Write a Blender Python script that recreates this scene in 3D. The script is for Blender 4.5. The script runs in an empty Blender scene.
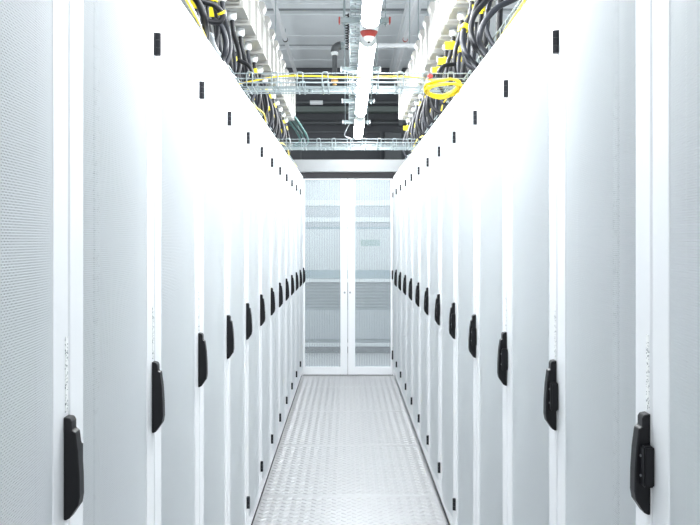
import bpy, bmesh, math, random
from mathutils import Vector, Matrix

random.seed(7)
scene = bpy.context.scene
COL = scene.collection

# ------------------------------------------------------------------ camera
F = 784.0                      # focal length in pixels of the 700 px wide frame
EYE = 1.5
cam_data = bpy.data.cameras.new('camera')
cam_data.sensor_width = 36.0
cam_data.lens = F / 700.0 * 36.0
cam_data.shift_x = 3.0 / 700.0
cam_data.shift_y = -22.5 / 700.0
cam_data.clip_start = 0.05
cam_data.clip_end = 100
cam = bpy.data.objects.new('camera', cam_data)
cam.location = (0, 0, EYE)
cam.rotation_euler = (math.pi / 2, 0, 0)
COL.objects.link(cam)
scene.camera = cam

# ------------------------------------------------------------------ world, exposure
world = bpy.data.worlds.new('world')
scene.world = world
world.use_nodes = True
bg = world.node_tree.nodes['Background']
bg.inputs[0].default_value = (0.915, 0.965, 1.0, 1)
bg.inputs[1].default_value = 0.37
scene.view_settings.view_transform = 'Standard'
scene.view_settings.look = 'None'
scene.view_settings.gamma = 1.0
scene.view_settings.use_curve_mapping = False
scene.view_settings.exposure = 2.0
LAMP = 22.0                    # strength of every tube lamp

# ------------------------------------------------------------------ materials
def mat(name, col, rough=0.5, metal=0.0, spec=0.5, noise=0.0, nscale=30.0, bump=0.0, emit=0.0):
    m = bpy.data.materials.new(name)
    m.use_nodes = True
    nt = m.node_tree
    b = nt.nodes['Principled BSDF']
    b.inputs['Base Color'].default_value = (*col, 1)
    b.inputs['Roughness'].default_value = rough
    b.inputs['Metallic'].default_value = metal
    b.inputs['Specular IOR Level'].default_value = spec
    if noise or bump:
        tc = nt.nodes.new('ShaderNodeTexCoord')
        n = nt.nodes.new('ShaderNodeTexNoise')
        n.inputs['Scale'].default_value = nscale
        n.inputs['Detail'].default_value = 4
        nt.links.new(tc.outputs['Object'], n.inputs['Vector'])
        if noise:
            r = nt.nodes.new('ShaderNodeMapRange')
            r.inputs['To Min'].default_value = 1 - noise
            r.inputs['To Max'].default_value = 1 + noise
            nt.links.new(n.outputs['Fac'], r.inputs['Value'])
            mx = nt.nodes.new('ShaderNodeVectorMath'); mx.operation = 'SCALE'
            mx.inputs[0].default_value = col
            nt.links.new(r.outputs[0], mx.inputs['Scale'])
            nt.links.new(mx.outputs[0], b.inputs['Base Color'])
        if bump:
            bp = nt.nodes.new('ShaderNodeBump')
            bp.inputs['Strength'].default_value = bump
            bp.inputs['Distance'].default_value = 0.002
            nt.links.new(n.outputs['Fac'], bp.inputs['Height'])
            nt.links.new(bp.outputs[0], b.inputs['Normal'])
    if emit:
        b.inputs['Emission Color'].default_value = (*col, 1)
        b.inputs['Emission Strength'].default_value = emit
    return m

def perforated(name, col, a=0.0046, r=0.00168):
    """painted sheet with staggered round holes one can see through"""
    m = bpy.data.materials.new(name)
    m.use_nodes = True
    nt = m.node_tree
    N, L = nt.nodes.new, nt.links.new
    b = nt.nodes['Principled BSDF']
    out = nt.nodes['Material Output']
    b.inputs['Base Color'].default_value = (*col, 1)
    b.inputs['Roughness'].default_value = 0.6
    b.inputs['Specular IOR Level'].default_value = 0.5
    tc = N('ShaderNodeTexCoord')
    h = a * math.sqrt(3)
    def lattice(shift):
        mp = N('ShaderNodeVectorMath'); mp.operation = 'MULTIPLY_ADD'
        mp.inputs[1].default_value = (1 / a, 0, 1 / h)
        mp.inputs[2].default_value = (shift, 0, shift)
        L(tc.outputs['Object'], mp.inputs[0])
        fr = N('ShaderNodeVectorMath'); fr.operation = 'FRACTION'
        L(mp.outputs[0], fr.inputs[0])
        s = N('ShaderNodeVectorMath'); s.operation = 'MULTIPLY_ADD'
        s.inputs[1].default_value = (a, 0, h)
        s.inputs[2].default_value = (-a / 2, 0, -h / 2)
        L(fr.outputs[0], s.inputs[0])
        ln = N('ShaderNodeVectorMath'); ln.operation = 'LENGTH'
        L(s.outputs[0], ln.inputs[0])
        return ln.outputs['Value']
    mn = N('ShaderNodeMath'); mn.operation = 'MINIMUM'
    L(lattice(0.0), mn.inputs[0]); L(lattice(0.5), mn.inputs[1])
    lt = N('ShaderNodeMath'); lt.operation = 'LESS_THAN'
    L(mn.outputs[0], lt.inputs[0]); lt.inputs[1].default_value = r
    tr = N('ShaderNodeBsdfTransparent')
    mix = N('ShaderNodeMixShader')
    L(lt.outputs[0], mix.inputs[0]); L(b.outputs[0], mix.inputs[1]); L(tr.outputs[0], mix.inputs[2])
    L(mix.outputs[0], out.inputs['Surface'])
    return m

def ribbed_glass(name):
    """clear sheet with fine vertical printed lines and a light haze"""
    m = bpy.data.materials.new(name)
    m.use_nodes = True
    nt = m.node_tree
    N, L = nt.nodes.new, nt.links.new
    b = nt.nodes['Principled BSDF']; out = nt.nodes['Material Output']
    b.inputs['Base Color'].default_value = (0.62, 0.67, 0.69, 1)
    b.inputs['Roughness'].default_value = 0.12
    tc = N('ShaderNodeTexCoord')
    w = N('ShaderNodeTexWave'); w.wave_type = 'BANDS'; w.bands_direction = 'X'
    w.inputs['Scale'].default_value = 17.0
    L(tc.outputs['Object'], w.inputs['Vector'])
    r = N('ShaderNodeMapRange')
    r.inputs['To Min'].default_value = 0.08; r.inputs['To Max'].default_value = 0.34
    L(w.outputs['Fac'], r.inputs['Value'])
    tr = N('ShaderNodeBsdfTransparent')
    tr.inputs[0].default_value = (0.95, 0.97, 0.98, 1)
    mix = N('ShaderNodeMixShader')
    L(r.outputs[0], mix.inputs[0]); L(tr.outputs[0], mix.inputs[1]); L(b.outputs[0], mix.inputs[2])
    L(mix.outputs[0], out.inputs['Surface'])
    return m

def printed_strip(name, base, ink, scale, amount):
    """sticker with a column of small illegible printed marks"""
    m = bpy.data.materials.new(name)
    m.use_nodes = True
    nt = m.node_tree
    N, L = nt.nodes.new, nt.links.new
    b = nt.nodes['Principled BSDF']
    b.inputs['Roughness'].default_value = 0.4
    tc = N('ShaderNodeTexCoord')
    n = N('ShaderNodeTexNoise'); n.inputs['Scale'].default_value = scale; n.inputs['Detail'].default_value = 1
    L(tc.outputs['Object'], n.inputs['Vector'])
    gt = N('ShaderNodeMath'); gt.operation = 'GREATER_THAN'
    L(n.outputs['Fac'], gt.inputs[0]); gt.inputs[1].default_value = amount
    mx = N('ShaderNodeMix'); mx.data_type = 'RGBA'
    L(gt.outputs[0], mx.inputs[0])
    mx.inputs[6].default_value = (*base, 1); mx.inputs[7].default_value = (*ink, 1)
    L(mx.outputs[2], b.inputs['Base Color'])
    return m

M = {
    'white': mat('white_paint', (0.872, 0.885, 0.902), 0.34),
    'perf': perforated('perforated_white_sheet', (0.845, 0.882, 0.902)),
    'inside': mat('grey_interior', (0.10, 0.115, 0.125), 0.6, noise=0.12, nscale=6),
    'rail': printed_strip('rail_scale', (0.62, 0.66, 0.67), (0.40, 0.43, 0.44), 60, 0.58),
    'plinth': mat('plinth_grey', (0.55, 0.57, 0.59), 0.5),
    'black': mat('black_plastic', (0.006, 0.006, 0.008), 0.42, spec=0.3),
    'hinge': mat('dark_grey_hinge', (0.016, 0.017, 0.022), 0.45, spec=0.35),
    'lockgrey': mat('lock_stud', (0.35, 0.36, 0.38), 0.3, 0.7),
    'sticker': printed_strip('sticker_print', (0.92, 0.93, 0.92), (0.20, 0.22, 0.24), 230, 0.60),
    'galv': mat('galvanised_steel', (0.30, 0.35, 0.36), 0.38, 0.35, noise=0.08, nscale=60),
    'galvp': mat('galvanised_plate', (0.46, 0.52, 0.535), 0.42, 0.25, noise=0.08, nscale=40),
    'floor': mat('tread_plate', (0.42, 0.422, 0.428), 0.34, 0.30, noise=0.05, nscale=9),
    'slab': mat('concrete_slab', (0.16, 0.165, 0.17), 0.8, noise=0.1, nscale=12),
    'deck': mat('ceiling_deck', (0.80, 0.835, 0.85), 0.5, 0.0, noise=0.06, nscale=3),
    'deckdark': mat('ceiling_joint', (0.26, 0.28, 0.29), 0.6),
    'darkwall': mat('dark_end_wall', (0.078, 0.082, 0.090), 0.7, noise=0.15, nscale=5),
    'beam': mat('grey_green_beam', (0.13, 0.155, 0.145), 0.5),
    'dkpipe': mat('dark_pipe', (0.10, 0.11, 0.115), 0.5),
    'pipegrey': mat('grey_pipe', (0.10, 0.107, 0.112), 0.45, 0.2),
    'conduit': mat('pale_conduit', (0.86, 0.88, 0.89), 0.35),
    'red': mat('red_plastic', (0.42, 0.045, 0.035), 0.4),
    'brass': mat('brass', (0.62, 0.36, 0.12), 0.35, 0.6),
    'housing': mat('lamp_housing', (0.78, 0.82, 0.83), 0.4),
    'box': mat('cream_box', (0.42, 0.413, 0.392), 0.45),
    'teal': mat('teal_strip', (0.07, 0.30, 0.27), 0.5),
    'tealcable': mat('teal_cable', (0.008, 0.11, 0.095), 0.45),
    'cable': mat('black_cable', (0.006, 0.0065, 0.009), 0.5, spec=0.35),
    'cablegrey': mat('grey_cable', (0.018, 0.020, 0.027), 0.5, spec=0.35),
    'hose': mat('silver_hose', (0.24, 0.26, 0.275), 0.35, 0.4),
    'yellow': mat('yellow_label', (0.90, 0.74, 0.01), 0.5),
    'fibre': mat('yellow_fibre', (0.88, 0.66, 0.02), 0.45),
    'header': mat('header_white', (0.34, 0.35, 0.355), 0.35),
    'brush': mat('brush_strip', (0.035, 0.033, 0.036), 0.8, bump=0.6, nscale=300),
    'glass': ribbed_glass('ribbed_glass'),
    'ublue': mat('unit_blue_grey', (0.27, 0.345, 0.37), 0.5),
    'ugrey': mat('unit_grey', (0.24, 0.26, 0.275), 0.5),
    'ulight': mat('unit_light_grey', (0.39, 0.415, 0.43), 0.5),
    'upale': mat('unit_pale', (0.52, 0.545, 0.555), 0.5),
    'udark': mat('unit_dark', (0.13, 0.135, 0.145), 0.5),
    'uwhite': mat('unit_white', (0.66, 0.68, 0.69), 0.5),
    'ugreen': mat('unit_green_plate', (0.27, 0.37, 0.33), 0.5),
    'backfloor': mat('pale_floor', (0.46, 0.465, 0.475), 0.5),
    'lamp': mat('lamp_diffuser', (0.942, 0.977, 1.0), 0.4, emit=LAMP),
}

# ------------------------------------------------------------------ mesh helpers
class MB:
    def __init__(self):
        self.v, self.f, self.smooth = [], [], []
    def add(self, verts, faces, smooth=False):
        o = len(self.v)
        self.v += [tuple(p) for p in verts]
        self.f += [tuple(i + o for i in f) for f in faces]
        self.smooth += [smooth] * len(faces)
        return self
    def box(self, x0, x1, y0, y1, z0, z1):
        return self.add([(x0, y0, z0), (x1, y0, z0), (x1, y1, z0), (x0, y1, z0), (x0, y0, z1), (x1, y0, z1), (x1, y1, z1), (x0, y1, z1)],
                        [(0, 3, 2, 1), (4, 5, 6, 7), (0, 1, 5, 4), (1, 2, 6, 5), (2, 3, 7, 6), (3, 0, 4, 7)])
    def bbox(self, x0, x1, y0, y1, z0, z1, b=0.004, seg=2):
        bm = bmesh.new()
        bmesh.ops.create_cube(bm, size=1)
        for v in bm.verts:
            v.co = Vector(((x0 + x1) / 2 + v.co.x * (x1 - x0), (y0 + y1) / 2 + v.co.y * (y1 - y0), (z0 + z1) / 2 + v.co.z * (z1 - z0)))
        bmesh.ops.bevel(bm, geom=bm.edges[:], offset=b, segments=seg, affect='EDGES')
        bm.verts.index_update()
        self.add([v.co[:] for v in bm.verts], [[v.index for v in f.verts] for f in bm.faces])
        bm.free()
        return self
    def prism(self, pts, axis, a, b):
        """extrude a closed 2-D outline along an axis ('x': pts are (y,z); 'y': (x,z); 'z': (x,y))"""
        def p3(p, t):
            return {'x': (t, p[0], p[1]), 'y': (p[0], t, p[1]), 'z': (p[0], p[1], t)}[axis]
        n = len(pts)
        vs = [p3(p, a) for p in pts] + [p3(p, b) for p in pts]
        fs = [tuple(range(n)), tuple(range(2 * n - 1, n - 1, -1))]
        fs += [(i, i + n, (i + 1) % n + n, (i + 1) % n) for i in range(n)]
        return self.add(vs, fs)
    def tube(self, pts, r, seg=8, caps=True, closed=False):
        pts = [Vector(p) for p in pts]
        n = len(pts)
        rs = r if isinstance(r, (list, tuple)) else [r] * n
        vs, fs = [], []
        prev = None
        for i, p in enumerate(pts):
            if closed:
                t = pts[(i + 1) % n] - pts[i - 1]
            else:
                t = pts[min(i + 1, n - 1)] - pts[max(i - 1, 0)]
            if t.length < 1e-9: t = Vector((0, 0, 1))
            t.normalize()
            if prev is None:
                ref = Vector((0, 0, 1)) if abs(t.z) < 0.9 else Vector((1, 0, 0))
                u = t.cross(ref).normalized()
            else:
                u = (prev - t * prev.dot(t)).normalized()
            prev = u
            w = t.cross(u)
            for k in range(seg):
                a = 2 * math.pi * k / seg
                vs.append(p + (u * math.cos(a) + w * math.sin(a)) * rs[i])
        m = n if closed else n - 1
        for i in range(m):
            for k in range(seg):
                j = (i + 1) % n
                fs.append((i * seg + k, i * seg + (k + 1) % seg, j * seg + (k + 1) % seg, j * seg + k))
        self.add(vs, fs, True)
        if caps and not closed:
            self.add(vs[:seg], [tuple(range(seg - 1, -1, -1))])
            self.add(vs[-seg:], [tuple(range(seg))])
        return self
    def lathe(self, prof, seg=20, loc=(0, 0, 0)):
        """prof: (radius, z) from top to bottom, about a vertical axis"""
        vs, fs = [], []
        for r, z in prof:
            for k in range(seg):
                a = 2 * math.pi * k / seg
                vs.append((loc[0] + r * math.cos(a), loc[1] + r * math.sin(a), loc[2] + z))
        for i in range(len(prof) - 1):
            for k in range(seg):
                fs.append((i * seg + k, (i + 1) * seg + k, (i + 1) * seg + (k + 1) % seg, i * seg + (k + 1) % seg))
        fs.append(tuple(range(seg)))
        fs.append(tuple(range(len(prof) * seg - 1, (len(prof) - 1) * seg - 1, -1)))
        return self.add(vs, fs, True)
    def mesh(self, name, m):
        me = bpy.data.meshes.new(name)
        me.from_pydata(self.v, [], self.f)
        me.polygons.foreach_set('use_smooth', self.smooth)
        me.materials.append(M[m])
        bm = bmesh.new(); bm.from_mesh(me)
        bmesh.ops.recalc_face_normals(bm, faces=bm.faces[:])
        bm.to_mesh(me); bm.free()
        me.update()
        return me
    def build(self, name, m, parent=None, loc=None):
        return link(name, self.mesh(name, m), parent, loc)

def link(name, me, parent=None, loc=None):
    o = bpy.data.objects.new(name, me)
    COL.objects.link(o)
    o.parent = parent
    if loc: o.location = loc
    return o

def tag(o, label, cat=None, group=None, kind=None):
    if label: o['label'] = label
    if cat: o['category'] = cat
    if group: o['group'] = group
    if kind: o['kind'] = kind
    return o

def empty(name, loc=(0, 0, 0), rz=0.0):
    o = bpy.data.objects.new(name, None)
    o.empty_display_size = 0.1
    COL.objects.link(o)
    o.location = loc
    o.rotation_euler = (0, 0, rz)
    return o

def copy_tree(o, parent=None):
    c = o.copy()
    COL.objects.link(c)
    c.parent = parent
    for ch in list(o.children):
        copy_tree(ch, c)
    return c

def smooth_path(pts, n=8):
    """Catmull-Rom through points"""
    P = [Vector(p) for p in pts]
    P = [P[0] * 2 - P[1]] + P + [P[-1] * 2 - P[-2]]
    out = []
    for i in range(1, len(P) - 2):
        for k in range(n):
            t = k / n
            a, b, c, d = P[i - 1], P[i], P[i + 1], P[i + 2]
            out.append(0.5 * ((2 * b) + (c - a) * t + (2 * a - 5 * b + 4 * c - d) * t * t + (3 * b - a - 3 * c + d) * t ** 3))
    out.append(P[-2])
    return out

ORD = ['', 'first', 'second', 'third', 'fourth', 'fifth', 'sixth', 'seventh', 'eighth', 'ninth', 'tenth', 'eleventh',
       'twelfth', 'thirteenth', 'fourteenth', 'fifteenth', 'sixteenth', 'seventeenth', 'eighteenth']

# ------------------------------------------------------------------ layout numbers
DL, DR = 0.48, 0.517           # cabinet fronts, distance from the camera's line
PITCH = 0.6
SEAM_L, SEAM_R = 1.354, 1.350  # first seam in each row
TOP = 2.21                     # cabinet top
YD = 8.66                      # end doors
CEIL = 4.24
YW = 12.5

# ------------------------------------------------------------------ the setting
floor = MB().box(-4.2, 4.2, -2.4, YW, -0.20, -0.03).build('floor', 'slab')
tag(floor, 'raised floor of pale embossed tread plates along the aisle', kind='structure')
# tread plates, each with rows of slanted raised bars
FX0, FX1 = -DL - 0.020, 0.537
plate_len = 1.14
def stud_mesh():
    mb = MB()
    px, pz = 0.0285, 0.057
    nx = int((FX1 - FX0 - 0.02) / px)
    nz = int((plate_len - 0.02) / pz)
    ang = math.radians(38)
    for i in range(nx):
        s = 1 if i % 2 else -1
        ca, sa = math.cos(ang) * s, math.sin(ang)
        for j in range(nz):
            cx = FX0 + 0.012 + px * (i + 0.5)
            cy = 0.012 + pz * (j + 0.5 + (0.5 if i % 2 else 0.0) - 0.25)
            L2, W2, H = 0.0205, 0.0052, 0.0032
            def P(a, b, z): return (cx + a * ca - b * sa * 1.0, cy + a * sa + b * abs(ca) * s, z)
            vs = [P(-L2, 0, 0.0), P(-L2 * 0.4, -W2, 0.0), P(L2 * 0.4, -W2, 0.0), P(L2, 0, 0.0), P(L2 * 0.4, W2, 0.0), P(-L2 * 0.4, W2, 0.0),
                  P(-L2 * 0.55, 0, H), P(L2 * 0.55, 0, H)]
            mb.add(vs, [(0, 1, 6), (1, 2, 7, 6), (2, 3, 7), (3, 4, 7), (4, 5, 6, 7), (5, 0, 6)])
    return mb.mesh('raised_bars', 'floor')
SM = stud_mesh()
PM = MB().bbox(FX0, FX1, 0.002, plate_len - 0.002, -0.03, 0.0, 0.0015, 1).mesh('floor_plate', 'floor')
y = 4.61 - plate_len * 6
while y < YD - 0.1:
    p = link('floor_plate', PM, floor, (0, y, 0))
    s = link('raised_bars', SM, p); s['kind'] = 'stuff'
    y += plate_len
y_last = y
# pale floor behind the end doors
bf = MB().box(-4.2, 4.2, YD + 0.62, YW, -0.03, -0.004).build('floor_panel', 'backfloor', floor)

ceiling = MB().box(-4.2, 4.2, -2.4, YW, CEIL + 0.06, CEIL + 0.2).build('ceiling', 'deckdark')
tag(ceiling, 'grey metal panel ceiling with dark joints', kind='structure')
edges = [-2.4, -1.0, 0.4, 1.8, 3.2, 4.6, 6.0, 7.3, 8.2, 9.08, 9.30, 9.53, 10.52, 11.02, 11.25, 11.92, 12.49]
drops = {9.30: -0.05, 11.02: -0.04}
for a, b in zip(edges[:-1], edges[1:]):
    if a in drops:
        MB().box(-4.2, 4.2, a + 0.01, b - 0.01, CEIL + 0.045, CEIL + 0.06).build('ceiling_panel', 'deckdark', ceiling)
    else:
        MB().bbox(-4.2, 4.2, a + 0.012, b - 0.012, CEIL, CEIL + 0.06, 0.008, 1).build('ceiling_panel', 'deck', ceiling)

wall = MB().box(-4.2, 4.2, YW, YW + 0.2, -0.2, CEIL + 0.2).build('wall_back', 'darkwall')
tag(wall, 'dark grey end wall above and beyond the glass doors', kind='structure')

# header beam and brush strip over the end doors
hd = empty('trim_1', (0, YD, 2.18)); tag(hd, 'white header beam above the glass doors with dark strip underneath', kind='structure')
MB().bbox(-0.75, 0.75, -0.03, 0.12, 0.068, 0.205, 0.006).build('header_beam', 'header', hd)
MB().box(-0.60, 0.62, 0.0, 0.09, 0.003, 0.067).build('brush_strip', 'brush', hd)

# the two glazed end doors
def end_door(name, x0, x1, label, inner_right):
    d = empty(name, (0, YD, 0)); tag(d, label, kind='structure')
    z0, z1 = 0.012, 2.178
    xl, xr = (0.022, 0.076) if inner_right else (0.078, 0.022)
    zl, zr = z0 + 0.085, z1 - 0.012
    MB().bbox(x0, x0 + xl, 0, 0.045, z0, z1, 0.003).build('door_stile', 'white', d)
    MB().bbox(x1 - xr, x1, 0, 0.045, z0, z1, 0.003).build('door_stile', 'white', d)
    MB().bbox(x0 + xl, x1 - xr, 0.001, 0.044, z0, zl, 0.003).build('door_rail', 'white', d)
    MB().bbox(x0 + xl, x1 - xr, 0.001, 0.044, zr, z1, 0.003).build('door_rail', 'white', d)
    MB().box(x0 + xl - 0.004, x1 - xr + 0.004, 0.018, 0.024, zl - 0.004, zr + 0.004).build('glass_pane', 'glass', d)
    xk = x1 - 0.030 if inner_right else x0 + 0.022
    MB().tube([(xk, 0.001, 0.92), (xk, -0.012, 0.92)], 0.011, 12).build('door_lock', 'lockgrey', d)
    if not inner_right:
        for zz in (1.11, 0.225):
            MB().bbox(x1 - 0.012, x1 + 0.006, -0.02, 0.01, zz - 0.045, zz + 0.055, 0.003).build('hinge', 'black', d)
    return d
end_door('door_1', -0.487, 0.004, 'white framed glass end door beside the cabinets under the teal cables', True)
end_door('door_2', 0.012, 0.505, 'white framed glass end door with black hinges on its outer edge', False)
# jambs between rows and doors
for n, (a, b) in enumerate(((-0.60, -0.490), (0.512, 0.62))):
    tag(MB().bbox(a, b, YD + 0.004, YD + 0.06, 0.0, 2.178, 0.003).build('trim_%d' % (n + 2), 'white'), 'white post framing the glass doors', kind='structure')

# ------------------------------------------------------------------ server cabinets
def make_cabinet():
    """local: x to the right when facing the doors, -y outwards, front at y = 0"""
    root = empty('server_cabinet')
    w = PITCH / 2 - 0.0015
    D = 1.0
    # carcass: open box behind the door
    c = MB()
    c.box(-w, -w + 0.02, 0.032, D, 0.065, TOP).box(w - 0.02, w, 0.032, D, 0.065, TOP)
    c.box(-w + 0.02, w - 0.02, 0.032, D, TOP - 0.03, TOP).box(-w + 0.02, w - 0.02, 0.032, D, 0.065, 0.10)
    c.build('carcass', 'white', root)
    MB().box(-w + 0.02, w - 0.02, 0.20, 0.98, 0.10, TOP - 0.03).build('equipment_stack', 'inside', root)
    for s in (-1, 1):
        MB().box(s * 0.215 - 0.016, s * 0.215 + 0.016, 0.115, 0.120, 0.12, TOP - 0.05).build('mounting_rail', 'rail', root)
    MB().box(-w, w, 0.025, D, 0.0, 0.064).build('plinth', 'plinth', root)
    # door: frame of four members, bowed perforated sheet
    e, st = PITCH / 2 - 0.0030, 0.072
    zb, zt = 0.078, TOP - 0.018
    d = MB()
    d.bbox(-e, -e + st, 0.0, 0.03, zb, zt, 0.003, 1).bbox(e - st, e, 0.0, 0.03, zb, zt, 0.003, 1)
    d.bbox(-e + st, e - st, 0.0, 0.03, zb, zb + 0.07, 0.002, 1).bbox(-e + st, e - st, 0.0, 0.03, zt - 0.07, zt, 0.002, 1)
    door = d.build('door', 'white', root)
    ns = 16
    xs = [-e + st - 0.003 + (2 * (e - st) + 0.006) * i / ns for i in range(ns + 1)]
    def bow(x): return 0.002 - 0.014 * (1 - (x / (e - st + 0.003)) ** 2)
    p = MB()
    for dep in (0.0, 0.00025, 0.0006):      # the sheet has thickness: outer face, middle, inner face
        p.add([(x, bow(x) + dep, z) for z in (zb + 0.068, zt - 0.068) for x in xs], [(i, i + 1, i + ns + 2, i + ns + 1) for i in range(ns)], True)
    p.build('perforated_sheet', 'perf', door)
    for zc in (0.24, 1.99):
        h = MB()
        x0 = -PITCH / 2 + 0.001
        h.bbox(x0, x0 + 0.019, -0.003, 0.003, zc - 0.028, zc + 0.028, 0.001, 1)
        for k in range(3):
            a = zc - 0.028 + k * 0.0190
            h.tube([(x0 + 0.009, -0.006, a), (x0 + 0.009, -0.006, a + 0.0175)], 0.0078, 10)
        h.build('hinge', 'hinge', door)
    # handle near the right edge
    hx = PITCH / 2 - 0.015
    hd = empty('handle'); hd.parent = root; hd.location = (hx, 0, 1.2)
    prof = [(0, 0), (-0.011, -0.002), (-0.014, -0.008), (-0.014, -0.022), (-0.020, -0.026), (-0.0245, -0.06), (-0.027, -0.10),
            (-0.0275, -0.135), (-0.025, -0.150), (-0.010, -0.172), (-0.004, -0.175), (0, -0.175)]
    lv = MB().prism(prof, 'x', -0.0125, 0.0125)
    lm = lv.build('lever', 'black', hd)
    bv = lm.modifiers.new('bevel', 'BEVEL'); bv.width = 0.002; bv.segments = 2; bv.limit_method = 'ANGLE'; bv.angle_limit = 0.7
    bl = MB().bbox(0.0125, 0.033, -0.019, -0.001, -0.122, -0.052, 0.0025).build('lock_box', 'black', hd)
    for zz in (-0.07, -0.104):
        MB().tube([(0.019, -0.0185, zz), (0.019, -0.0205, zz)], 0.0025, 8).build('lock_stud', 'lockgrey', hd)
    MB().box(hx - 0.005, hx + 0.007, -0.0012, 0.0002, 1.206, 1.335).build('name_strip', 'sticker', root)
    return root

proto = make_cabinet()
first = True
def place_cabinet(x, yc, rz, n, side, group):
    global first
    o = proto if first else copy_tree(proto)
    first = False
    o.location = (x, yc, 0)
    o.rotation_euler = (0, 0, rz)
    tag(o, 'white server cabinet, %s from the glass doors, in the row %s' % (ORD[n], side), 'server cabinet', group)
for k in range(13):       # row under the teal cables
    place_cabinet(-DL, SEAM_L + PITCH * (k - 0.5), math.pi / 2, 13 - k, 'under the teal cables', 'server cabinets under the teal cables')
for k in range(13):       # row under the yellow coil
    yc = SEAM_R + PITCH * (k - 0.5)      # this row runs very slightly inwards
    place_cabinet(0.5275 - 0.0027 * yc, yc, -math.pi / 2 + 0.0027, 13 - k, 'under the yellow cable coil', 'server cabinets under the yellow coil')

# ------------------------------------------------------------------ room behind the end doors: cooling unit
cu = empty('cooling_unit', (0, 10.4, 0))
tag(cu, 'tall grey banded cooling unit seen through the glass doors', 'cooling unit')
MB().box(-1.3, 1.3, 0.03, 0.9, 0.0, 2.36).build('carcass', 'upale', cu)
bands = [(0.00, 0.085, 'udark', 'kick_plate', 0.0), (0.088, 0.135, 'uwhite', 'rail', -0.02), (0.137, 0.185, 'ugrey', 'panel', 0.01),
         (0.188, 0.57, 'ulight', 'panel', 0.0), (0.94, 0.985, 'uwhite', 'ledge', -0.03), (0.988, 1.10, 'ublue', 'panel', 0.0),
         (1.103, 1.645, 'upale', 'panel', 0.0), (1.648, 1.672, 'ublue', 'rail', -0.01), (1.675, 1.735, 'ulight', 'panel', 0.0),
         (1.738, 1.80, 'uwhite', 'ledge', -0.02), (1.803, 1.95, 'ulight', 'panel', 0.0), (1.953, 2.03, 'uwhite', 'ledge', -0.02),
         (2.033, 2.36, 'upale', 'panel', 0.0)]
for z0, z1, m, nm, yo in bands:
    MB().bbox(-1.3, 1.3, yo, 0.03, z0, z1, 0.003, 1).build(nm, m, cu)
for i in range(9):
    z0 = 0.573 + i * 0.0405
    MB().prism([(0.0, z0), (0.03, z0 + 0.012), (0.03, z0 + 0.0385), (0.0, z0 + 0.030)], 'x', -1.3, 1.3).build('louvre', 'ugrey', cu)
MB().box(0.18, 0.44, -0.006, -0.001, 1.42, 1.505).build('name_plate', 'ugreen', cu)

# ------------------------------------------------------------------ lamps, brackets, rods
LX, LZ = 0.137, EYE + 1.30
def make_lamp():
    root = empty('tube_lamp')
    Ln, w = 1.44, 0.052
    arc = [(w * math.cos(a), -0.012 - 0.040 * math.sin(a)) for a in [math.pi * i / 12 for i in range(13)]]
    MB().prism(arc, 'y', 0.03, Ln - 0.03).build('diffuser', 'lamp', root)
    MB().prism([(-w, -0.011), (w, -0.011), (w * 0.75, 0.03), (-w * 0.75, 0.03)], 'y', 0.03, Ln - 0.03).build('housing', 'housing', root)
    cap = [(w * 1.04 * math.cos(a), -0.012 - 0.042 * math.sin(a)) for a in [math.pi * i / 12 for i in range(13)]] + [(-w * 0.8, 0.032), (w * 0.8, 0.032)]
    MB().prism(cap, 'y', 0.0, 0.03).build('end_cap', 'housing', root)
    MB().prism(cap, 'y', Ln - 0.03, Ln).build('end_cap', 'housing', root)
    return root
lp = make_lamp()
LY = [1.72, 3.20, 5.05, 6.52, 8.28]
for i, yy in enumerate(LY):
    o = lp if i == 0 else copy_tree(lp)
    o.location = (LX, yy, LZ)
    n = len(LY) - i
    tag(o, 'lit white tube lamp over the aisle, %s from the end wall' % ORD[n], 'lamp', 'tube lamps over the aisle')

def make_bracket(capmat):
    root = empty('lamp_bracket')
    MB().bbox(-0.150, 0.150, -0.02, 0.02, 0.0, 0.032, 0.003, 1).build('cross_bar', 'galv', root)
    for s in (-1, 1):
        MB().bbox(s * 0.150 if s > 0 else -0.160, 0.160 if s > 0 else -0.150, -0.022, 0.022, -0.003, 0.035, 0.002, 1).build('end_cap', capmat, root)
        MB().tube([(s * 0.128, 0, -0.02), (s * 0.128, 0, CEIL - EYE - 1.335)], 0.0042, 6).build('threaded_rod', 'galv', root)
        MB().tube([(s * 0.128, 0, -0.010), (s * 0.128, 0, 0.0)], 0.009, 6).build('nut', 'galv', root)
    return root
bk = make_bracket('housing')
BY = [0.6, 2.0, 3.41, 4.83, 6.20, 7.61, 8.97]
for i, yy in enumerate(BY):
    o = make_bracket('red') if yy == 4.83 else (bk if i == 0 else copy_tree(bk))
    o.location = (0.108, yy, EYE + 1.335)
    tag(o, ('steel lamp hanger bar with red end caps above the alarm beacon' if yy == 4.83 else 'steel lamp hanger bar with pale end caps, %s from the end wall' % ORD[len(BY) - i]), 'bracket', 'lamp hanger bars')

# ladder rail beside the lamps
ld = empty('cable_ladder', (0.052, 0, EYE + 1.385))
tag(ld, 'narrow steel cable ladder running beside the tube lamps', 'cable ladder')
for s in (-1, 1):
    MB().box(s * 0.030 - 0.003, s * 0.030 + 0.003, 2.0, 9.2, 0, 0.03).build('side_rail', 'galvp', ld)
r = MB()
yy = 2.05
while yy < 9.2:
    r.box(-0.027, 0.027, yy, yy + 0.04, 0.002, 0.008)
    yy += 0.1
rr = r.build('ladder_rungs', 'galvp', ld); rr['kind'] = 'stuff'

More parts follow.
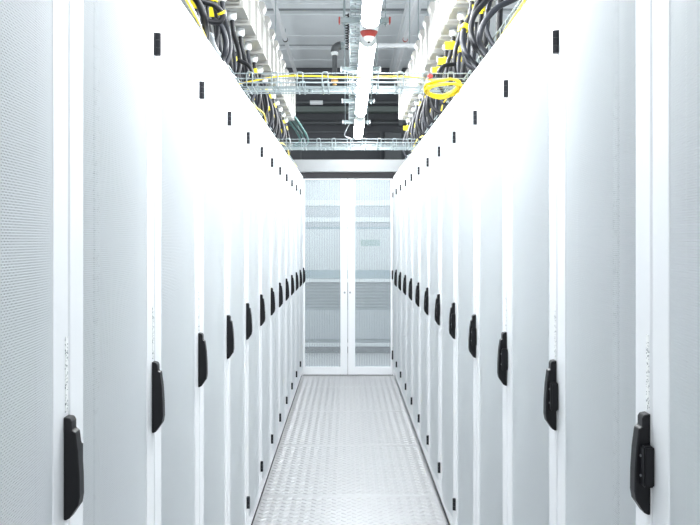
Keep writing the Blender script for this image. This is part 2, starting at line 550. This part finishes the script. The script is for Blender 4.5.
# alarm beacon hanging at the end of a lamp
al = empty('alarm_beacon', (0.133, 4.76, EYE + 1.300))
tag(al, 'round white alarm beacon with red skirt below the lamp bar', 'alarm')
MB().lathe([(0.052, 0.034), (0.056, 0.030), (0.056, -0.032), (0.054, -0.036)], 24).build('base', 'housing', al)
MB().lathe([(0.054, -0.036), (0.052, -0.044), (0.038, -0.066), (0.034, -0.068)], 24).build('red_skirt', 'red', al)
MB().lathe([(0.034, -0.068), (0.030, -0.086), (0.018, -0.095), (0.006, -0.097)], 24).build('dome', 'housing', al)
MB().lathe([(0.008, -0.096), (0.008, -0.101), (0.004, -0.104)], 12).build('lens', 'black', al)

# black coiled cord hanging beside the ladder
pts = []
for i in range(150):
    t = i / 149
    a = t * 2 * math.pi * 14
    pts.append((0.002 + 0.010 * math.cos(a), 5.2 + 0.010 * math.sin(a), EYE + 1.50 - 0.24 * t))
tag(MB().tube(pts, 0.0045, 6).build('coiled_cord', 'cable'), 'black coiled cord hanging beside the cable ladder', 'cord')

# pipe with elbow, drop and brass head
pp = empty('sprinkler_pipe', (0, 7.5, EYE))
tag(pp, 'grey pipe with an elbow and a brass sprinkler head', 'pipe')
hz = 1.86
MB().tube([(-0.055, 0, hz), (0.95, 0, hz)], 0.020, 14).build('pipe_run', 'conduit', pp)
el = [(-0.118 + 0.06 * (1 - math.cos(a)), 0, hz - 0.06 + 0.06 * math.sin(a)) for a in [math.pi / 2 * i / 8 for i in range(9)]]
MB().tube(el, 0.040, 14).build('elbow', 'pipegrey', pp)
MB().tube([(-0.058, 0, hz), (-0.02, 0, hz)], 0.034, 14).build('collar', 'galv', pp)
MB().tube([(-0.118, 0, hz - 0.062), (-0.118, 0, hz - 0.095)], 0.034, 14).build('collar', 'conduit', pp)
MB().tube([(-0.118, 0, hz - 0.095), (-0.118, 0, hz - 0.325)], 0.025, 14).build('pipe_drop', 'pipegrey', pp)
MB().lathe([(0.025, -0.322), (0.034, -0.328), (0.034, -0.350), (0.012, -0.36), (0.02, -0.375), (0.02, -0.38)], 14, (-0.118, 0, hz - 0.0)).build('sprinkler_head', 'brass', pp)
MB().tube([(0.60, 0, hz + 0.02), (0.60, 0, CEIL - EYE)], 0.005, 6).build('hanger_rod', 'galv', pp)
MB().tube([(0.08, 0, hz + 0.02), (0.08, 0, CEIL - EYE)], 0.005, 6).build('hanger_rod', 'galv', pp)

# conduits under the ceiling, running along the aisle
def conduit(x, z, lab, clipmat, ztop=CEIL - 0.002):
    c = empty('conduit_pipe', (x, 0, z)); tag(c, lab, 'conduit')
    ys = [5.0, 6.8, 8.35, 9.95, 11.3, YW - 0.01]
    for i in range(len(ys) - 1):
        MB().tube([(0, ys[i] + 0.004, 0), (0, ys[i + 1] - 0.004, 0)], 0.028, 12).build('tube', 'conduit', c)
        MB().tube([(0, ys[i + 1] - 0.05, 0), (0, min(ys[i + 1] + 0.05, YW - 0.01), 0)], 0.033, 12).build('coupler', 'conduit', c)
    for yy, mm in ((8.05, 'red'), (10.15, clipmat)):
        MB().tube([(0, yy, 0), (0, yy + 0.03, 0)], 0.034, 12).build('clip', mm, c)
        MB().tube([(0, yy + 0.015, 0.03), (0, yy + 0.015, ztop - z)], 0.005, 6).build('clip_rod', 'galv', c)
conduit(-0.80, EYE + 2.6, 'white ceiling conduit on the side of the teal cables', 'black')
conduit(0.755, EYE + 2.6, 'white ceiling conduit on the side of the yellow cable coil', 'red', EYE + 2.66)
tk = empty('cable_trunking', (0.78, 0, EYE + 2.66))
tag(tk, 'flat grey cable trunking fixed under the ceiling panels', 'trunking')
MB().bbox(-0.09, 0.075, 5.0, YW - 0.01, 0.0, 0.078, 0.004, 1).build('channel', 'deck', tk)
MB().box(-0.112, -0.092, 5.0, YW - 0.01, 0.01, 0.03).build('lip', 'conduit', tk)
jb = MB().bbox(-0.035, 0.035, -0.04, 0.04, -0.06, 0.0, 0.004, 1).build('junction_box', 'pipegrey', None, (0.93, 9.0, EYE + 2.38))
tag(jb, 'small grey junction box by the ceiling trunking', 'junction box')
MB().tube([(0, 0, -0.002), (0, 0, CEIL - EYE - 2.38)], 0.006, 6).build('rod', 'galv', jb)

# beams, pipes and frame on the dark end wall
def along_x(name, x0, x1, y, z, h, d, m, lab, cat):
    o = MB().bbox(x0, x1, -d / 2, d / 2, -h / 2, h / 2, 0.004, 1).build(name, m, None, (0, y, z))
    return tag(o, lab, cat)
tag(along_x('wall_beam', -2.2, 2.2, YW - 0.11, 3.555, 0.085, 0.2, 'beam', 'grey green steel beam along the dark end wall', 'beam'), None)
bm_flange = along_x('beam_pipe', -2.2, 2.2, YW - 0.20, 3.655, 0.03, 0.05, 'dkpipe', 'dark thin pipe lying on top of the end wall beam', 'pipe')
MB().tube([(-0.58, 0, 0), (-0.38, 0, 0)], 0.036, 12).build('white_sleeve', 'conduit', bm_flange)
p2 = MB().tube([(-2.2, 0, 0), (2.2, 0, 0)], 0.032, 12).build('wall_pipe', 'pipegrey', None, (0, YW - 0.06, 3.36))
tag(p2, 'grey pipe fixed across the dark end wall below the beam', 'pipe')
for xx in (-0.9, 0.35, 0.85):
    MB().box(xx - 0.03, xx + 0.03, -0.045, 0.055, -0.05, 0.05).build('pipe_clamp', 'dkpipe', p2)
fr = empty('wall_frame', (0, YW - 0.004, 2.75))
tag(fr, 'thin pale rectangular frame on the dark end wall', 'frame')
MB().box(-0.75, 0.55, -0.02, 0, 0.46, 0.482).build('frame_bar', 'pipegrey', fr)
MB().box(-0.75, -0.728, -0.02, 0, -0.3, 0.458).build('frame_bar', 'pipegrey', fr)
MB().box(0.528, 0.55, -0.02, 0, -0.3, 0.458).build('frame_bar', 'pipegrey', fr)
cl = MB().bbox(0.60, 0.86, -0.12, 0.0, 0.0, 3.2, 0.005, 1).build('steel_column', 'pipegrey', None, (0, YW - 0.005, -0.0))
tag(cl, 'grey steel column standing against the dark end wall', 'column')

# ------------------------------------------------------------------ wire trays across the aisle
def loop_pts(w, h, y, n=5):
    pts = [(-w, y, 0.0)]
    pts += [(-w + w * 0.45 * (1 - math.cos(a)), y, h - w * 0.9 + w * 0.9 * math.sin(a)) for a in [math.pi / 2 * i / n for i in range(n + 1)]]
    pts += [(w - w * 0.45 * (1 - math.cos(a)), y, h - w * 0.9 + w * 0.9 * math.sin(a)) for a in [math.pi / 2 * (n - i) / n for i in range(n + 1)]]
    pts += [(w, y, 0.0)]
    return pts
def cross_tray(y0, depth, label, x0=-0.62, x1=0.62, sag=0.0):
    t = empty('wire_tray', (0, y0, EYE + 0.722)); tag(t, label, 'cable tray', 'wire trays crossing the aisle')
    for i in range(5):
        yy = depth * (i + 0.5) / 5
        MB().tube([(x0, yy, 0.002), (x1, yy, 0.002)], 0.0028, 6).build('long_wire', 'galv', t)
    bw = MB().tube([(0, 0, 0.002), (0, depth, 0.002)], 0.0028, 6).mesh('cross_wire', 'galv')
    xx = x0 + 0.0315
    while xx < x1:
        link('cross_wire', bw, t, (xx, 0, 0)); link('cross_wire', bw, t, (xx + 0.027, 0, 0))
        xx += 0.118
    for yy in (0.0, depth):
        for zz in (0.016, 0.036, 0.060):
            MB().tube([(x0, yy, zz), (x1, yy, zz)], 0.0028, 6).build('long_wire', 'galv', t)
    LM = MB()
    LM.tube(loop_pts(0.0135, 0.063, 0.0), 0.003, 6)
    lmesh = LM.mesh('wire_loop', 'galv')
    xx = x0 + 0.045
    while xx < x1:
        for yy in (-0.004, depth + 0.004):
            link('wire_loop', lmesh, t, (xx, yy, 0.002))
        xx += 0.118
    MB().tube([(-0.175, depth * 0.4, -0.001), (-0.175, depth * 0.4, -0.014)], 0.012, 8).build('bolt', 'galv', t)
    return t
cross_tray(3.68, 0.21, 'steel wire tray over the aisle carrying a yellow cable')
cross_tray(6.08, 0.24, 'steel wire tray over the aisle close to the glass doors')
# yellow cable in the first tray
yp = smooth_path([(-0.585, 3.70, 2.225), (-0.46, 3.69, 2.245), (-0.32, 3.70, 2.272), (-0.18, 3.71, 2.276), (0.0, 3.70, 2.268), (0.2, 3.70, 2.271), (0.34, 3.70, 2.266), (0.43, 3.71, 2.250), (0.55, 3.72, 2.235)], 8)
tag(MB().tube(yp, 0.0038, 6).build('fibre_cable', 'fibre'), 'yellow fibre cable lying along the wire tray over the aisle', 'cable')
# cable over the second tray
gp = smooth_path([(0.02, 6.20, 2.42), (-0.02, 6.2, 2.33), (0.03, 6.2, 2.30), (0.05, 6.2, 2.25), (0.0, 6.2, 2.232)], 8)
tag(MB().tube(gp, 0.004, 6).build('earth_wire', 'hose'), 'thin pale wire curling down onto the wire tray near the doors', 'wire')

# ------------------------------------------------------------------ row trays, tap-off boxes, power cables
def row_things(sgn, dfront, side, side2):
    X = lambda x: sgn * x
    # basket tray lying on the cabinets
    t = empty('row_wire_tray', (0, 0, TOP)); tag(t, 'long steel wire basket on top of the cabinets, %s' % side, 'cable tray')
    xa, xb = dfront + 0.06, dfront + 0.36
    for x, z in ((xa, 0.012), (xa, 0.045), (xa, 0.085), (xa + 0.075, 0.012), (xa + 0.15, 0.012), (xa + 0.225, 0.012), (xb, 0.012), (xb, 0.045), (xb, 0.085)):
        MB().tube([(X(x), 1.2, z), (X(x), 8.5, z)], 0.0035, 6).build('long_wire', 'galv', t)
    um = MB().tube([(X(xa), 0, 0.088), (X(xa), 0, 0.006), (X(xb), 0, 0.006), (X(xb), 0, 0.088)], 0.0035, 5).mesh('cross_wire', 'galv')
    yy = 1.25
    while yy < 8.5:
        link('cross_wire', um, t, (0, yy, 0)); yy += 0.10
    MB().box(X(xb + 0.012), X(xb + 0.016), 2.2, 8.5, 0.0, 0.17).build('back_plate', 'galvp', t)
    # loose cables lying in the basket
    for q in range(4):
        pts = []
        yy = 2.2
        x0 = xa + 0.03 + 0.045 * q
        ph = random.uniform(0, 6)
        while yy < 8.5:
            pts.append((X(x0 + 0.022 * math.sin(yy * 2.3 + ph)), yy, TOP + 0.04 + 0.03 * math.sin(yy * 3.7 + ph * 2) + 0.012 * (q % 2)))
            yy += 0.16
        m = ['cable', 'hose', 'cable', 'cablegrey'][q]
        nm = ['black', 'silver', 'thick black', 'dark grey'][q]
        tag(MB().tube(smooth_path(pts, 3), [0.011, 0.010, 0.013, 0.012][q], 7).build('tray_cable', m),
            '%s cable lying along the basket on the cabinets, %s' % (nm, side), 'cable', 'cables in the row baskets')
    for q in range(1):
        pts = []
        yy = 2.4
        ph = random.uniform(0, 6)
        while yy < 8.2:
            pts.append((X(dfront + 0.045 + 0.026 * math.sin(yy * 3.1 + ph)), yy, TOP + 0.022 + 0.02 * (1 + math.sin(yy * 4.3 + ph * 1.7))))
            yy += 0.14
        tag(MB().tube(smooth_path(pts, 3), 0.0042, 6).build('fibre_cable', 'fibre'),
            'yellow fibre cable wandering along the cabinet tops, %s' % side, 'cable', 'yellow fibre cables on the cabinet tops')
    # busbar carrying the boxes
    zb = EYE + 1.12
    bb = empty('busbar', (0, 0, 0)); tag(bb, 'cream busbar trunking above the cabinets, %s' % side, 'busbar')
    MB().bbox(X(0.60), X(0.71), 2.6, 7.49, zb + 0.207, zb + 0.30, 0.004, 1).build('trunking', 'box', bb)
    for yy in (3.6, 5.4, 7.2):
        MB().tube([(X(0.655), yy, zb + 0.30), (X(0.655), yy, CEIL)], 0.005, 6).build('hanger_rod', 'galv', bb)
    # end feed box
    fb = empty('feed_box', (X(0.57), 7.50, zb))
    tag(fb, 'tall cream feed box at the door end of the busbar, %s' % side, 'feed box')
    MB().bbox(-0.062, 0.062, 0.0, 0.25, 0.065, 0.46, 0.006).build('housing', 'box', fb)
    MB().bbox(-0.056, 0.056, -0.008, 0.0, 0.075, 0.45, 0.003, 1).build('cover', 'box', fb)
    # tap-off boxes
    proto_b = None
    NB = 14
    for k in range(NB):
        yk = 7.12 - 0.305 * k
        n = k + 1
        if proto_b is None:
            b = empty('power_box')
            MB().bbox(X(0.0), X(0.21), 0.0, 0.215, 0.0, 0.205, 0.006).build('housing', 'box', b)
            MB().bbox(X(0.012), X(0.198), -0.010, 0.0, 0.012, 0.192, 0.003, 1).build('cover', 'box', b)
            MB().bbox(X(0.02), X(0.036), -0.013, -0.009, 0.04, 0.16, 0.001, 1).build('colour_strip', 'teal', b)
            hk = [(X(0.0), 0.20), (X(0.0), 0.26), (X(-0.010), 0.275), (X(-0.014), 0.292), (X(-0.004), 0.308), (X(0.014), 0.312), (X(0.030), 0.300), (X(0.036), 0.27), (X(0.045), 0.20)]
            MB().prism(hk, 'y', 0.02, 0.12).build('hook', 'box', b)
            for (sx, sz) in ((0.06, 0.03), (0.17, 0.03), (0.17, 0.17)):
                MB().tube([(X(sx), -0.0095, sz), (X(sx), -0.0125, sz)], 0.006, 8).build('screw', 'cablegrey', b)
            MB().lathe([(0.022, 0.001), (0.022, -0.03), (0.015, -0.04)], 12, (X(0.06), 0.09, 0.0)).build('cable_gland', 'conduit', b)
            MB().lathe([(0.022, 0.001), (0.022, -0.03), (0.015, -0.04)], 12, (X(0.14), 0.13, 0.0)).build('cable_gland', 'conduit', b)
            MB().lathe([(0.020, 0.001), (0.020, -0.03), (0.015, -0.04)], 12, (X(0.10), 0.05, 0.0)).build('cable_gland', 'conduit', b)
            proto_b = b
        else:
            b = copy_tree(proto_b)
        b.location = (X(0.505), yk, zb)
        tag(b, 'cream power box on the busbar %s, %s from the glass doors' % (side, ORD[n]), 'power box', 'power boxes over the cabinets, ' + side)
        # two black cables from each box, looping down to the basket
        for j, (gx, gy) in enumerate(((0.06, 0.09), (0.14, 0.13), (0.10, 0.05))):
            xs, ys, zs = 0.505 + gx, yk + gy, zb - 0.041
            bul = (0.050, 0.022, 0.036)[j] + random.uniform(-0.012, 0.012)
            dy = (-0.10, -0.02, -0.14)[j] + random.uniform(-0.025, 0.025)
            xe = dfront + random.uniform(0.06, 0.09)
            pts = [(X(xs), ys, zs), (X(xs - bul * 0.20), ys + dy * 0.05, zs - 0.07), (X(xs - bul * 0.75), ys + dy * 0.25, zs - 0.15),
                   (X(xs - bul), ys + dy * 0.55, zs - 0.24), (X(xs - bul * 0.6), ys + dy * 0.85, zs - 0.31), (X(max(xs, xe)), ys + dy * 1.05, TOP + 0.035),
                   (X(xe + 0.12), ys + dy * 1.4, TOP + 0.022)]
            path = smooth_path(pts, 5)
            c = MB().tube(path, (0.0115, 0.014, 0.010)[j], 8).build('power_cable', 'cable' if (k + j) % 3 else 'cablegrey')
            tag(c, '%s black cable from the %s power box counted from the doors, %s' % (('medium', 'thick', 'slim')[j], ORD[n], side2), 'cable', 'black power cables over the cabinets')
            if random.random() < 0.5:
                i0 = random.choice((2, 3, 5))
                a, bb2 = path[i0], path[i0 + 2]
                lab = MB().tube([a, bb2], 0.0165, 8).build('cable_tag', 'yellow', c)
                if random.random() < 0.3:
                    MB().bbox(a.x - 0.018 * sgn - 0.028, a.x - 0.018 * sgn + 0.020, a.y - 0.022, a.y - 0.019, a.z - 0.045, a.z - 0.005, 0.0008, 1).build('flag', 'yellow', lab)
row_things(-1, DL, 'teal cable side', 'teal cable side')
row_things(1, DR, 'yellow coil side', 'yellow coil side')

# big bending supply cables on the yellow coil side
def big_loop(pts, r, m, lab, tagat=None):
    path = smooth_path(pts, 8)
    c = MB().tube(path, r, 10).build('supply_cable', m)
    tag(c, lab, 'cable', 'thick looping supply cables')
    if tagat:
        MB().tube([path[tagat], path[tagat + 2]], r * 1.5, 10).build('cable_tag', 'yellow', c)
def wp_(px, py, Y):
    Y = max(Y, 0.735 * F / (240 - py))       # never below the cabinet tops
    return ((px - 347) / F * Y, Y, EYE + (240 - py) / F * Y)
big_loop([wp_(528, -14, 3.05), wp_(516, -2, 3.0), wp_(497, 8, 2.95), wp_(483, 25, 2.92), wp_(480, 43, 2.9), wp_(489, 56, 2.88), wp_(502, 66, 2.86)], 0.0115, 'cablegrey', 'outer thick grey black cable arching over the yellow coil side cabinets')
big_loop([wp_(500, -12, 3.2), wp_(487, 0, 3.15), wp_(474, 16, 3.12), wp_(471, 32, 3.1), wp_(476, 46, 3.06), wp_(488, 58, 3.0)], 0.0115, 'cable', 'inner thick black cable arching over the yellow coil side cabinets')
big_loop([wp_(486, 2, 3.4), wp_(472, 14, 3.35), wp_(464, 30, 3.3), wp_(463, 45, 3.26), wp_(469, 58, 3.22), wp_(482, 70, 3.2)], 0.012, 'cablegrey', 'lowest thick grey cable bending down beside the yellow cable tags', 14)
big_loop([wp_(455, 64, 3.75), wp_(444, 66, 3.72), wp_(438, 74, 3.7), wp_(440, 86, 3.68), wp_(449, 99, 3.66), wp_(462, 110, 3.66)], 0.010, 'cable', 'black cable bending beside the yellow cable coil')
# and on the teal cable side
big_loop([wp_(184, -10, 2.75), wp_(199, 0, 2.75), wp_(214, 5, 2.78), wp_(222, 14, 2.8), wp_(219, 22, 2.8), wp_(204, 21, 2.78), wp_(196, 22, 2.75)], 0.0105, 'cable', 'black cable looping back through a big yellow tag', 22)
big_loop([wp_(190, -8, 2.7), wp_(199, 4, 2.72), wp_(205, 22, 2.74), wp_(206, 44, 2.76), wp_(200, 60, 2.76)], 0.0125, 'cable', 'thick black cable diving behind the cabinets on the teal side')
big_loop([wp_(214, 20, 3.2), wp_(222, 28, 3.2), wp_(226, 42, 3.2), wp_(224, 56, 3.2), wp_(214, 68, 3.2)], 0.012, 'cablegrey', 'thick dark cable bulging below the big yellow tag')
big_loop([wp_(238, 60, 3.7), wp_(249, 66, 3.7), wp_(252, 76, 3.7), wp_(246, 86, 3.7), wp_(236, 92, 3.7)], 0.010, 'cable', 'black cable curling just above the end of the wire tray')

# silver corrugated hoses on the teal cable side
for q, (xo, zo, y0, y1) in enumerate(((0.026, 0.035, 2.25, 3.05), (0.030, 0.035, 2.95, 3.75))):
    pts, rs = [], []
    n = 260
    for i in range(n):
        t = i / (n - 1)
        pts.append((-(DL + xo + 0.012 + 0.02 * t + 0.01 * math.sin(t * 9)), y0 + (y1 - y0) * t, TOP + zo + 0.022 * math.sin(t * 7 + q)))
        rs.append(0.016 + 0.006 * math.sin(i * 2 * math.pi / 8))
    tag(MB().tube(pts, rs, 10).build('corrugated_hose', 'hose'), ['silver corrugated hose below the looping cable with the big yellow tag', 'silver corrugated hose ending at the wire tray'][q], 'hose')

# coil of yellow fibre at the end of the first tray
pts = []
for i in range(181):
    t = i / 180
    a = t * 2 * math.pi * 6
    rr_ = 0.078 + 0.010 * math.sin(t * 23)
    pts.append((0.442 + rr_ * math.cos(a) * 0.98, 3.60 + 0.055 * math.sin(a) + 0.01 * t, 2.190 - 0.024 * math.sin(a) + 0.012 * math.sin(t * 17) + 0.22 * max(0.0, rr_ * math.cos(a))))
tag(MB().tube(pts, 0.0050, 6).build('fibre_coil', 'fibre'), 'bundled coil of yellow fibre cable at the tray end', 'cable coil')
rc = MB().bbox(-0.012, 0.012, -0.012, 0.012, -0.008, 0.012, 0.005).build('cable_plug', 'red', None, (0.388, 3.66, 2.262))
tag(rc, 'small orange red plug beside the yellow cable coil', 'plug')

# teal cables from the feed box
for q in range(3):
    x0 = -0.600 + 0.042 * q
    pts = smooth_path([(x0, 7.60, EYE + 1.205), (x0 + 0.03, 7.85, EYE + 1.18), (x0 + 0.08, 8.45, EYE + 1.125), (x0 + 0.06, 8.78 + 0.05 * q, EYE + 1.09), (x0 - 0.12, 9.0 + 0.06 * q, EYE + 1.07), (-1.3, 9.1 + 0.06 * q, EYE + 1.05)], 6)
    tag(MB().tube(pts, 0.0125, 8).build('teal_cable', 'tealcable'), 'teal cable running from the feed box past the cabinet row end', 'cable', 'teal cables from the feed box')
